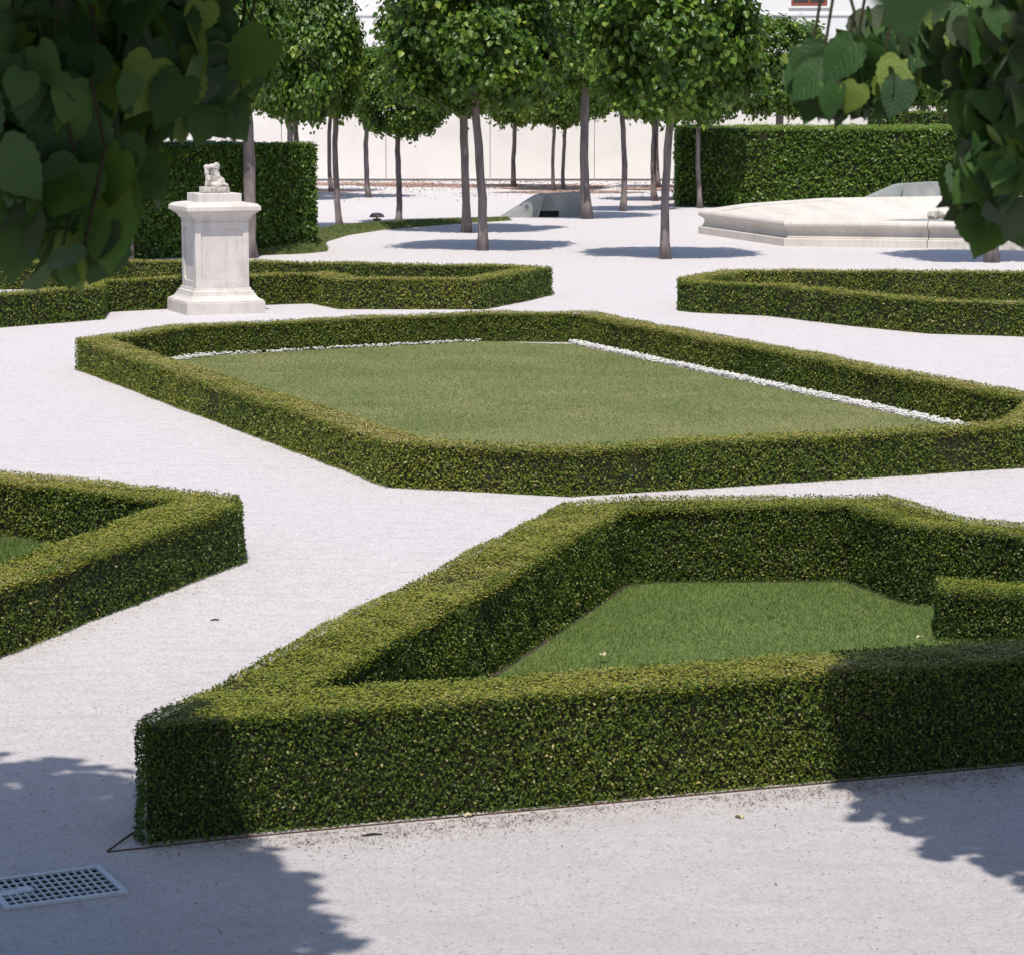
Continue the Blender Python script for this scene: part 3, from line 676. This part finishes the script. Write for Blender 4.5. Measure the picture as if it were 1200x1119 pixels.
# ------------------------------------------------------------------ concrete hoods
def hood(label, x, y, rz, s, hgt, ln):
    t = thing('concrete_hood', label, 'concrete hood', (x, y, 0), rz, 'concrete hoods on the gravel')
    bm = bmesh.new(); prof = [(-ln, 0), (0, 0), (.12, hgt), (0, hgt)]     # sloping cheek wall
    prof = [(-ln, 0), (-.08, 0), (.10, hgt), (-.06, hgt - .03)]
    loft(bm, [[(px, 0, pz) for px, pz in prof], [(px, .9 * s, pz) for px, pz in prof]]); bm_obj('sloping_wall', bm, M['concrete'], t)
    bm = bmesh.new(); pr = [(.02, .18), (.12, hgt + .01), (1.15 * s, hgt + .05), (1.15 * s, .18)]
    pr = [(-.02, .17), (.102, hgt + .004), (1.25 * s, hgt + .06), (1.25 * s, .17)]
    loft(bm, [[(px, .14, pz) for px, pz in pr], [(px, .88 * s, pz) for px, pz in pr]]); bm_obj('cover', bm, M['concrete'], t)
    box_obj('opening', (-.02, 1.2 * s, .3, .85 * s, 0, .168), M['pit'], t)  # solid block coloured dark to stand for the shaded hollow under the cover
    box_obj('foot', (.5 * s, 1.2 * s, .145, .28, 0, .168), M['concrete'], t)
    return t
hood('grey concrete hood with a sloping side between the tree trunks', .78, 69.6, R(8), 1.0, .60, 1.0)
hood('grey concrete hood with a sloping side behind the stone basin', 11.0, 74.2, R(2), .95, .74, 1.7)

# ------------------------------------------------------------------ garden lamp
lp = thing('garden_lamp', 'low dark mushroom-shaped garden lamp behind the grass bank', 'lamp', (-3.36, 65.0, 0))
def lathe(bm, prof, seg=20):
    loft(bm, [[(r_ * math.cos(2 * math.pi * k / seg), r_ * math.sin(2 * math.pi * k / seg), z) for k in range(seg)] for r_, z in prof])
bm = bmesh.new(); lathe(bm, [(.10, 0), (.10, .17), (.095, .175)]); bm_obj('base', bm, M['lamp_metal'], lp, False)
bm = bmesh.new(); lathe(bm, [(.02, .175), (.02, .215)]); bm_obj('stem', bm, M['lamp_metal'], lp)
bm = bmesh.new(); lathe(bm, [(.17, .205), (.195, .21), (.185, .235), (.15, .285), (.09, .312), (.02, .32)]); bm_obj('cap', bm, M['lamp_metal'], lp, True)

# ------------------------------------------------------------------ drain cover
gr = thing('drain_cover', 'galvanised steel drain grate lying in the gravel at the lower left', 'drain cover', (gc.x, gc.y, 0), GA)
T0, T1 = .001, .013
bm = bmesh.new(); fw = .026
for d in ((-gw, gw, -gd, -gd + fw), (-gw, gw, gd - fw, gd), (-gw, -gw + fw, -gd + fw, gd - fw), (gw - fw, gw, -gd + fw, gd - fw)): box(bm, *d, T0, T1)
bm_obj('frame', bm, M['galvanised'], gr)
nx, ny = 14, 6
bxm = bmesh.new(); box(bxm, -.0035, .0035, -gd + fw + .001, gd - fw - .001, T1 - .010, T1 - .003)
bme = bpy.data.meshes.new('bar'); bmesh.ops.recalc_face_normals(bxm, faces=bxm.faces); bxm.to_mesh(bme); bxm.free(); bme.materials.append(M['galvanised'])
for i in range(1, nx):
    o = link('bar', bme, gr); o.location.x = -gw + fw + (2 * gw - 2 * fw) * i / nx
bxm = bmesh.new(); box(bxm, -gw + fw + .001, gw - fw - .001, -.0045, .0045, T1 - .012, T1 - .005)
cme = bpy.data.meshes.new('cross_bar'); bmesh.ops.recalc_face_normals(bxm, faces=bxm.faces); bxm.to_mesh(cme); bxm.free(); cme.materials.append(M['galvanised'])
for i in range(1, ny):
    o = link('cross_bar', cme, gr); o.location.y = -gd + fw + (2 * gd - 2 * fw) * i / ny
bm = bmesh.new(); box(bm, -gw + fw * .9, -gw + fw + .085, -.03, .03, T0, T1 - .001, .003); bm_obj('lug', bm, M['galvanised'], gr)
bm = bmesh.new(); lathe(bm, [(.032, T0), (.032, T1 + .001), (.024, T1 + .003)], 14); o = bm_obj('boss', bm, M['galvanised'], gr); o.location.x = -gw + fw + .105

# steel edging strip round the nearest bed
def ribbon(name, pts, w, h, mat, parent=None):
    bm = bmesh.new(); pv = [Vector(p) for p in pts]; ra = []
    for i, p in enumerate(pv):
        d = (pv[min(i + 1, len(pv) - 1)] - pv[max(i - 1, 0)]).normalized(); n2 = Vector((-d.y, d.x)) * w / 2
        ra.append([(*(p - n2), -.01), (*(p + n2), -.01), (*(p + n2), h), (*(p - n2), h)])
    loft(bm, ra); return bm_obj(name, bm, mat, parent)
e = thing('steel_edging', 'thin rusty steel edging along the foot of the nearest hedge', 'edging')
ribbon('strip', [(-1.64, 10.222), (-1.2, 10.40), (-.6, 10.617), (4.7, 12.433)], .005, .006, M['rust'], e)
ribbon('strip', [(-1.642, 10.230), (-1.585, 10.47), (.28, 16.42)], .005, .006, M['rust'], e)

# ------------------------------------------------------------------ near lime trees: crowns overhead, with unseen leaf masses added for shade; lowest leaves hang into view
def big_leaf(seed):
    """lime leaf: lopsided heart with a toothed edge, folded along the midrib, about 1 long"""
    g = random.Random(seed); bm = bmesh.new(); half = []
    outl = [(0, 0), (-.10, .17), (-.06, .34), (.08, .45), (.26, .50), (.44, .47), (.60, .39), (.75, .27), (.88, .13), (1.02, 0)]
    mid = [0, .12, .28, .44, .6, .75, .88, 1.02]
    cup = g.uniform(.05, .16); droop = g.uniform(.10, .30); tw = g.uniform(-.1, .1)
    def P(x, y): return (x, y, cup * abs(y) * 1.2 - droop * max(x, 0) ** 2 + tw * x * y + .015 * math.sin(9 * x + 7 * abs(y)))
    M_ = [bm.verts.new(P(x, 0)) for x in mid]
    for sgn in (-1, 1):
        k_ = 1.0 + .07 * sgn * g.uniform(.3, 1)
        pts = []
        for i in range(1, len(outl) - 1):
            x, y = outl[i]; pts.append((x, y * k_ * sgn)); x2, y2 = outl[i + 1]
            pts.append(((x + x2) / 2 - .012, (y + y2) / 2 * k_ * sgn * (.90 + .05 * g.random())))
        E_ = [bm.verts.new(P(*p)) for p in pts]
        allm = M_
        i, j = 0, 0; edge = E_ + [M_[-1]]
        while i < len(M_) - 1 or j < len(edge) - 1:   # zip the midrib to the toothed margin
            if j < len(edge) - 1 and (i == len(M_) - 1 or edge[min(j + 1, len(edge) - 1)].co.x <= M_[min(i + 1, len(M_) - 1)].co.x + .05 or i >= len(M_) - 2):
                a = (M_[i], edge[j], edge[j + 1]); j += 1
            else:
                a = (M_[i], edge[j], M_[i + 1]); i += 1
            if len(set(a)) == 3:
                try: bm.faces.new(a if sgn > 0 else a[::-1])
                except ValueError: pass
            if j >= len(edge) - 1: break
    for f in bm.faces:
        f.normal_update()
        if f.normal.z < 0: f.normal_flip()
    me = bpy.data.meshes.new('leaf'); bm.to_mesh(me); bm.free(); me.shade_smooth()
    a = me.attributes.new('tint', 'FLOAT', 'FACE'); v = g.uniform(.2, .75)
    a.data.foreach_set('value', [v] * len(me.polygons)); me.materials.append(M['veined_leaf'])
    return me
LEAF = [big_leaf(i) for i in range(12)]
def near_tree(label, trunk, cen, rad, sprays, nleaf, lsize, seed, ncrown=7000, floor=(3.12, .045), shade_mass=()):
    g = np.random.default_rng(seed); t = thing('lime_tree', label, 'tree', (trunk[0], trunk[1], 0), 0, 'lime trees beside the viewer')
    base = Vector((trunk[0], trunk[1], 0))
    bm = bmesh.new(); tube(bm, [(0, 0, -.02), (.02, 0, .8), (-.02, .02, 2), (.0, .0, 3.2), (cen[0] - trunk[0], cen[1] - trunk[1], 4.9)], [.17, .14, .13, .125, .07], 12); bm_obj('trunk', bm, M['bark'], t, True)
    # crown mass, clipped flat underneath
    d = unit(g.normal(size=(ncrown, 3))); rr = g.uniform(.55, 1.0, ncrown) ** .6
    lw = Wave(1.8, 9, seed)
    P = np.array(cen) + d * (rr * (1 + .10 * lw(d * 2)))[:, None] * np.array(rad)
    for (c2, r2, n2) in shade_mass:  # unseen leaf masses added over the viewer to shade the hanging leaves
        P = np.concatenate([P, np.array(c2) + unit(g.normal(size=(n2, 3))) * (g.random((n2, 1)) ** .5) * np.array(r2)])
    P = P[P[:, 2] > floor[0] + floor[1] * np.maximum(P[:, 1], 0)]; n0 = len(P); 
    for c_, r_ in sprays:
        m_ = int(1100 * r_[0] * r_[2] / sum(q_[1][0] * q_[1][2] for q_ in sprays))
        P = np.concatenate([P, np.array(c_) + np.array((c_[0] * .07, .36, .03 + (c_[2] - 3) * .07)) + unit(g.normal(size=(m_, 3))) * (g.random((m_, 1)) ** .4) * np.array((r_[0] * .55, .25, r_[2] * .55))])
    n = len(P); out = unit(P - np.array(cen))
    N = unit(out * .6 + np.array((0, 0, .7)) + g.normal(0, .45, (n, 3))); D = unit(out * .5 + np.array((0, 0, -.6)) + g.normal(0, .5, (n, 3)))
    L = g.uniform(.13, .21, n); L[n0:] = g.uniform(.055, .085, n - n0)
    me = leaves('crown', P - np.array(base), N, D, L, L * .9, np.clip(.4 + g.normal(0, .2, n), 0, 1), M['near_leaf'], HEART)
    c = link('crown', me, t); c['kind'] = 'stuff'
    # hanging sprays: twigs and single leaves
    tot = sum(s[1][0] * s[1][2] for s in sprays); pts = []
    for ci, (c_, r_) in enumerate(sprays):
        c_ = np.array(c_); r_ = np.array(r_); m = max(4, int(nleaf * r_[0] * r_[2] / tot))
        q = unit(g.normal(size=(m, 3))) * (g.random((m, 1)) ** .42) * r_
        bm = bmesh.new(); root = Vector(c_ + np.array((0, .1, r_[2] * .9 + .25))); mid_ = Vector(c_)
        tube(bm, [root, root.lerp(mid_, .5) + Vector((.03, 0, .02)), mid_, mid_ + Vector((r_[0] * .4 * g.uniform(-1, 1), 0, -r_[2] * .7))], [.004, .0035, .003, .0015], 5)
        tw_ = bm_obj('twig', bm, M['twig'], t); tw_.location = -base
        for p in q: pts.append((c_ + p, tw_))
    for p, tw_ in pts:
        o = link('leaf', LEAF[g.integers(len(LEAF))], tw_)
        # tip hangs down, upper face turned outwards to the light
        D_ = Vector((g.normal(0, .5), g.normal(-.15, .45), -1 + g.normal(0, .35))).normalized()
        N_ = Vector((g.normal(0, .55), g.normal(-.55, .55), .75 + g.normal(0, .3)))
        if g.random() < .10: N_ = Vector((N_.x, -N_.y, -N_.z * .5))
        N_ = (N_ - D_ * N_.dot(D_)).normalized(); S_ = N_.cross(D_)
        s_ = lsize * g.uniform(.6, 1.22)
        mt = Matrix((D_, S_, N_)).transposed().to_4x4(); mt = Matrix.Translation(Vector(p) - D_ * s_ * .5) @ mt @ Matrix.Diagonal((s_, s_ * g.uniform(.9, 1.1), s_, 1))
        o.matrix_local = mt
    return t
LEFT = [ ((-0.896, 4.7, 3.138), (0.062, 0.22, 0.085)), ((-0.565, 5.0, 2.971), (0.026, 0.22, 0.023)), ((-0.51, 5.0, 3.083), (0.023, 0.22, 0.049)), ((-0.728, 4.9, 3.168), (0.225, 0.22, 0.096)), ((-0.821, 4.6, 3.003), (0.128, 0.22, 0.128)), ((-0.701, 4.8, 3.003), (0.11, 0.22, 0.102)), ((-0.583, 5.0, 3.075), (0.066, 0.22, 0.069)), ((-0.75, 4.6, 2.862), (0.083, 0.22, 0.068)), ((-0.829, 4.5, 2.85), (0.081, 0.22, 0.074)), ((-0.72, 4.4, 2.761), (0.04, 0.22, 0.038)), ((-0.839, 4.5, 2.77), (0.059, 0.22, 0.044)), ((-0.652, 4.9, 2.987), (0.064, 0.22, 0.064)), ((-0.68, 4.8, 2.872), (0.028, 0.22, 0.024)), ((-0.766, 4.4, 2.729), (0.032, 0.22, 0.014)), ((-0.549, 5.1, 3.028), (0.02, 0.22, 0.027)) ]
RIGHT = [ ((0.61, 5.2, 3.062), (0.044, 0.22, 0.044)), ((0.637, 5.1, 3.016), (0.054, 0.22, 0.037)), ((0.711, 5.1, 3.016), (0.023, 0.22, 0.047)), ((0.737, 5.3, 3.114), (0.042, 0.22, 0.038)), ((0.817, 5.0, 3.107), (0.057, 0.22, 0.066)), ((0.877, 4.8, 3.118), (0.071, 0.22, 0.079)), ((0.891, 4.8, 2.988), (0.057, 0.22, 0.071)), ((0.865, 4.7, 2.882), (0.049, 0.22, 0.059)), ((0.872, 4.7, 2.793), (0.034, 0.22, 0.031)), ((0.582, 5.2, 3.045), (0.02, 0.22, 0.02)), ((0.674, 5.2, 3.073), (0.034, 0.22, 0.034)), ((0.837, 4.8, 2.84), (0.016, 0.22, 0.022)) ]
near_tree('lime tree at the upper left whose dark leaves hang close to the viewer', (-2.85, 5.6), (-2.78, 5.3, 5.1), (2.1, 3.6, 2.0), LEFT, 300, .100, 201, 22000, shade_mass=(((-1.1, 4.0, 4.3), (1.0, 1.6, 1.0), 2200), ((-1.0, 1.2, 4.6), (1.9, 1.9, 1.0), 2000)))
near_tree('lime tree at the upper right whose leaves hang over the basin', (3.1, 3.8), (2.85, 3.5, 5.1), (2.0, 2.4, 2.0), RIGHT, 300, .082, 202, 11000, shade_mass=(((1.6, 3.6, 4.4), (.8, 1.1, .9), 700),))
near_tree('lime tree out of view on the right that shades the nearest hedge', (3.85, 9.0), (3.8, 8.95, 5.2), (2.4, 2.4, 2.0), [((3.7, 9.8, 4.0), (.5, .5, .2))], 10, .12, 203, 12000, floor=(3.2, .045))

def lone_leaf(tree, p, D_, N_, s_, tint_i):
    t = next(o for o in bpy.data.objects if o.get('label', '').startswith(tree)); tw_ = next(c for c in t.children if c.name.startswith('twig'))
    D_ = Vector(D_).normalized(); N_ = Vector(N_); N_ = (N_ - D_ * N_.dot(D_)).normalized(); S_ = N_.cross(D_)
    o = link('leaf', LEAF[tint_i], tw_); o.matrix_local = Matrix.Translation(Vector(p)) @ Matrix((D_, S_, N_)).transposed().to_4x4() @ Matrix.Diagonal((s_, s_, s_, 1))
lone_leaf('lime tree at the upper right', (.132, .86, 3.070), (-.05, 0, -1), (.15, -.9, -.25), .05, 3)

# ------------------------------------------------------------------ small things on the ground
def fallen(label, x, y, z, s, rz):
    bm = bmesh.new(); n = 10
    top = [bm.verts.new((s * .5 * math.cos(2 * math.pi * k / n) * (1.15 if k == 0 else 1), s * .36 * math.sin(2 * math.pi * k / n), .006 + .010 * abs(math.sin(2 * math.pi * k / n)) + .006 * math.sin(k * 2.1))) for k in range(n)]
    c_ = bm.verts.new((0, 0, .003))
    for k in range(n): bm.faces.new((c_, top[k], top[(k + 1) % n]))
    o = bm_obj('fallen_leaf', bm, M['dry_leaf']); o.location = (x, y, z); o.rotation_euler = (R(8), 0, rz)
    md = o.modifiers.new('s', 'SOLIDIFY'); md.thickness = .0008
    return tag(o, label, 'leaf', 'yellow fallen leaves')
fallen('yellow fallen leaf on the near gravel, well clear of the hedge', 0.964, 10.74, 0, .05, 2)
fallen('yellowish fallen leaf on the near gravel left of centre, close under the hedge', -0.181, 10.753, 0, .05, 4)
fallen('fallen leaf touching the foot of the nearest hedge', 1.221, 11.331, 0, .05, 2)
fallen('pale fallen leaf on the small lawn beside the short hedge end', 2.276, 14.246, 0.05, .05, 4)
fallen('pale fallen petal on the small lawn near the front hedge', 0.494, 13.791, 0.05, .05, 5)
def rod(label, x, y, ln, rz):
    bm = bmesh.new(); tube(bm, [(-ln / 2, 0, .005), (0, .006, .007), (ln / 2, -.002, .005)], [.004, .005, .003], 6)
    o = bm_obj('twig', bm, M['twig']); o.location = (x, y, 0); o.rotation_euler = (0, 0, rz); return tag(o, label, 'twig')
# dark bits of clippings along the hedge feet
g = np.random.default_rng(77); fl = []
for a, b, n, sp in (((-1.5, 10.25), (2.6, 11.65), 2600, .075), ((-.9, 10.35), (.2, 10.75), 700, .10), ((.9, 11.0), (2.2, 11.45), 700, .10), ((-2.8, 13.9), (-1.7, 16.8), 260, .10), ((-1.0, 20.1), (-4.9, 29.3), 260, .09), ((.4, 19.7), (4.3, 21.3), 200, .08)):
    a, b = np.array(a), np.array(b); t = g.random(n); d = (b - a) / np.linalg.norm(b - a); nn = np.array((d[1], -d[0]))
    if a[0] > b[0] : nn = -nn
    fl.append(np.column_stack([a + (b - a) * t[:, None] + nn * (g.exponential(sp, n) - .02)[:, None], np.full(n, .004)]))
fl.append(np.column_stack([g.uniform(-2, 2.5, 260), g.uniform(8.5, 11.2, 260), np.full(260, .004)]))
fl.append(np.column_stack([g.uniform(-4, 2, 200), g.uniform(11, 20, 200), np.full(200, .004)]))
P = np.concatenate(fl); n = len(P)
stuff(link('hedge_clippings', leaves('hedge_clippings', P, unit(g.normal(size=(n, 3)) * .35 + np.array((0, 0, 1))), g.normal(size=(n, 3)), g.uniform(.004, .011, n) * g.choice([1, 1, 1, 1.8, 3], n), g.uniform(.002, .006, n) * g.choice([1, 1, 1.6], n), g.random(n), M['litter'])))
rod('short dark twig on the pale path near the left hedge', -1.743, 15.005, .05, .2)
rod('thin brown twig on the gravel in front of the nearest hedge', -0.576, 10.466, .08, .3)

g = np.random.default_rng(88); n = 1400
P = np.column_stack([g.uniform(-2.4, 2.6, n), 8.4 + 4.5 * g.random(n) ** 1.4, np.full(n, .002)])
P = P[~inside(P, inset(ccw(F_POLY), -.05)) & ~inside(P, [tuple(gc + gu * sx * .26 + gv * sy * .21) for sx, sy in ((-1, -1), (1, -1), (1, 1), (-1, 1))])]
stuff(link('loose_gravel', scatter_rocks('loose_gravel', P, .004, 19, M['chip'])))
